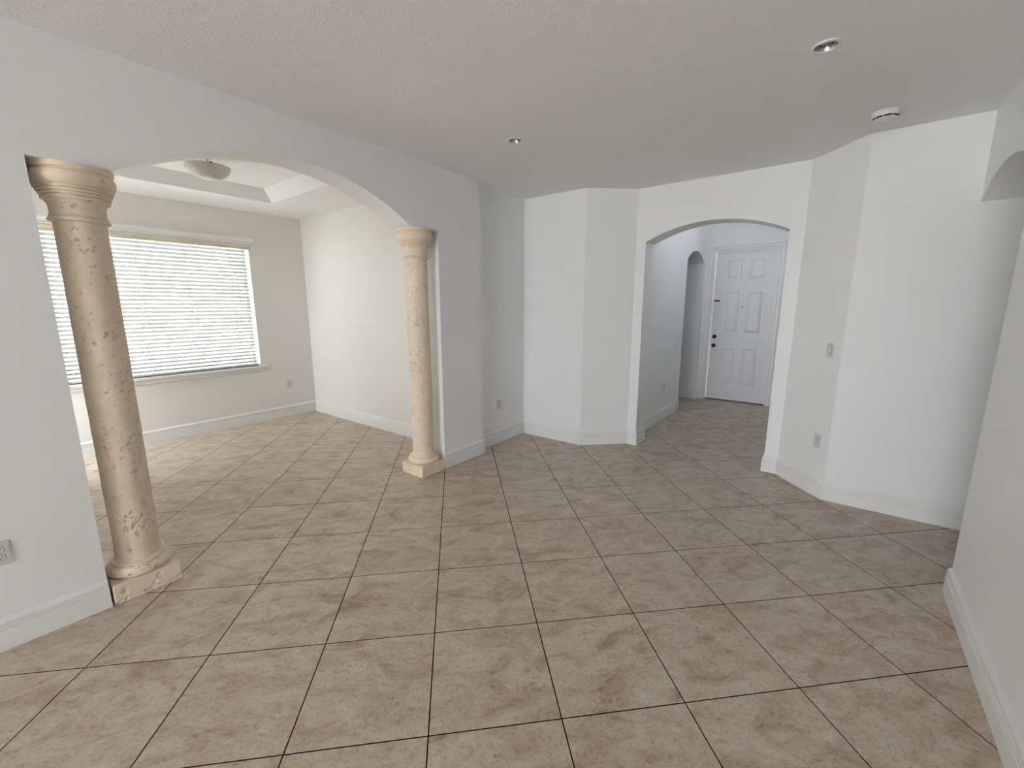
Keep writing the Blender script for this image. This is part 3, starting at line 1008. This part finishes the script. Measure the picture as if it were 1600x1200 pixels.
mesh_obj('rocker', V, [(4, 5, 6, 7), (7, 6, 8, 9), (0, 1, 5, 4), (3, 9, 8, 2), (1, 2, 8, 6, 5), (0, 4, 7, 9, 3)], M_PLATE, sw)
for s in (-1, 1):
    lathe('screw', [(.0001, -.0068), (.0022, -.0066), (.003, -.0055)], 10, M_METAL, sw, loc=(0, 0, s * .048), axis='Y')

# ------------------------------------------------------------------ recessed lights
def recessed(u, v, label):
    r = empty('recessed_light', (u * T, v * T, H))
    tag(r, label, 'ceiling light', 'recessed ceiling lights')
    lathe('trim_ring', [(.047, .004), (.0465, -.003), (.049, -.0055), (.056, -.005), (.061, -.0025), (.062, -.0003)], 48, M_PLASTIC, r)
    lathe('reflector', [(.0475, .000), (.044, .010), (.038, .030), (.034, .050), (.034, .058), (.0001, .058)], 48, M_CHROME, r)
    b = lathe('lamp', [(.0001, .014), (.018, .015), (.027, .018), (.029, .022), (.030, .026), (.027, .050)], 40, M_LAMPGLASS, r)
    lathe('lamp_rim', [(.0275, .0165), (.031, .0175), (.0325, .022), (.031, .027)], 40, M_CHROME, b)
    return r
recessed(LIGHTS[0][0], LIGHTS[0][1], 'chrome recessed ceiling light nearest the viewer, before the smoke detector')
recessed(LIGHTS[1][0], LIGHTS[1][1], 'chrome recessed ceiling light farther left in front of the pier')

# ------------------------------------------------------------------ smoke detector
sd = empty('smoke_detector', (5.015 * T, -2.935 * T, H))
tag(sd, 'round white smoke detector with black vent slots on the ceiling', 'smoke detector')
lathe('mounting_base', [(.0001, 0), (.073, -.0003), (.0735, -.006), (.071, -.009), (.066, -.010)], 56, M_PLASTIC, sd)
lathe('housing', [(.066, -.009), (.0695, -.011), (.0695, -.028), (.067, -.031), (.060, -.0315), (.060, -.0408), (.0645, -.0415), (.0635, -.045), (.056, -.049), (.030, -.052), (.0001, -.0525)], 56, M_PLASTIC, sd)
for k in range(9):
    a0 = 2 * PI * k / 9 + 0.2
    V, F = [], []
    n = 6
    for rr, zz in ((.0606, -.0318), (.0606, -.0405), (.0635, -.0318), (.0635, -.0405)):
        for i in range(n + 1):
            a = a0 + (2 * PI / 9 - .09) * i / n
            V.append((rr * math.cos(a), rr * math.sin(a), zz))
    for i in range(n):
        F.append((2 * (n + 1) + i, 2 * (n + 1) + i + 1, 3 * (n + 1) + i + 1, 3 * (n + 1) + i))
    mesh_obj('vent_slot', V, F, M_SLOT, sd)
lathe('test_button', [(.0001, -.0545), (.010, -.054), (.012, -.051)], 20, M_PLASTIC, sd, loc=(.02, .02, 0))

# ------------------------------------------------------------------ bowl light in the tray
lu, lv = 0.715, 6.30
zc = H + tdz
bw = empty('bowl_ceiling_light', (lu * T, lv * T, zc))
tag(bw, 'alabaster glass bowl light with dark finials hanging in the dining tray ceiling', 'ceiling light')
lathe('canopy', [(.0001, -.030), (.030, -.028), (.055, -.016), (.062, -.003), (.062, 0)], 40, M_METAL, bw)
zr = 5.49 * T - zc
br = .172
outer = [(br, zr), (br * .985, zr - .012), (br * .93, zr - .035), (br * .80, zr - .065), (br * .60, zr - .090), (br * .35, zr - .105), (br * .12, zr - .111), (.0001, zr - .112)]
inner = [(r * .955, z + .006) for r, z in outer]
inner[0] = (br * .955, zr)
bowl = lathe('glass_bowl', outer[::-1] + [(br, zr)] + inner, 64, M_BOWL, bw)
bm = bmesh.new()
tube(bm, (0, 0, -.028), (0, 0, zr - .02), .009, 12)
from_bm('stem', bm, M_METAL, bw)
for k in range(3):
    a = math.radians(139) + 2 * PI * k / 3
    ca, sa = math.cos(a), math.sin(a)
    bm = bmesh.new()
    tube(bm, (0, 0, zr - .010), (ca * (br + .004), sa * (br + .004), zr - .004), .0032, 8)
    arm = from_bm('arm', bm, M_METAL, bw)
    lathe('finial', [(.0001, -.008), (.0055, -.0065), (.008, 0), (.0055, .0065), (.0001, .008)], 12, M_FINIAL, arm, loc=(ca * (br + .008), sa * (br + .008), zr - .004))

# ------------------------------------------------------------------ outside
struct(box('ceiling_added_roof', -9 * T, 9 * T, 9.93 * T, 9.93 * T + 3.2, H + .02, H + .14, M_CEIL), 'unseen roof added to shade the dining window')  # unseen roof added to keep skylight off the blind slats
struct(box('wall_added_backdrop', -9, 9, 9.93 * T + 6.0, 9.93 * T + 6.2, -.16, 4.2, M_STUCCO), 'pale backdrop wall added beyond the dining window to hide the sky')  # backdrop added to hold back sky brightness behind the blind
struct(mesh_obj('floor_added_strip', [(-12, 9.97 * T, -.15), (12, 9.97 * T, -.15), (12, 9.93 * T + 6.0, -.15), (-12, 9.93 * T + 6.0, -.15)], [(0, 1, 2, 3)], M_PAVER), 'grey paved strip added outside the dining window to cut bounce light')  # dark ground added so less light bounces up onto the slats
struct(mesh_obj('floor_yard', [(-45, -45, -.16), (45, -45, -.16), (45, 45, -.16), (-45, 45, -.16)], [(0, 1, 2, 3)], M_PATIO), 'pale paved yard around the house')
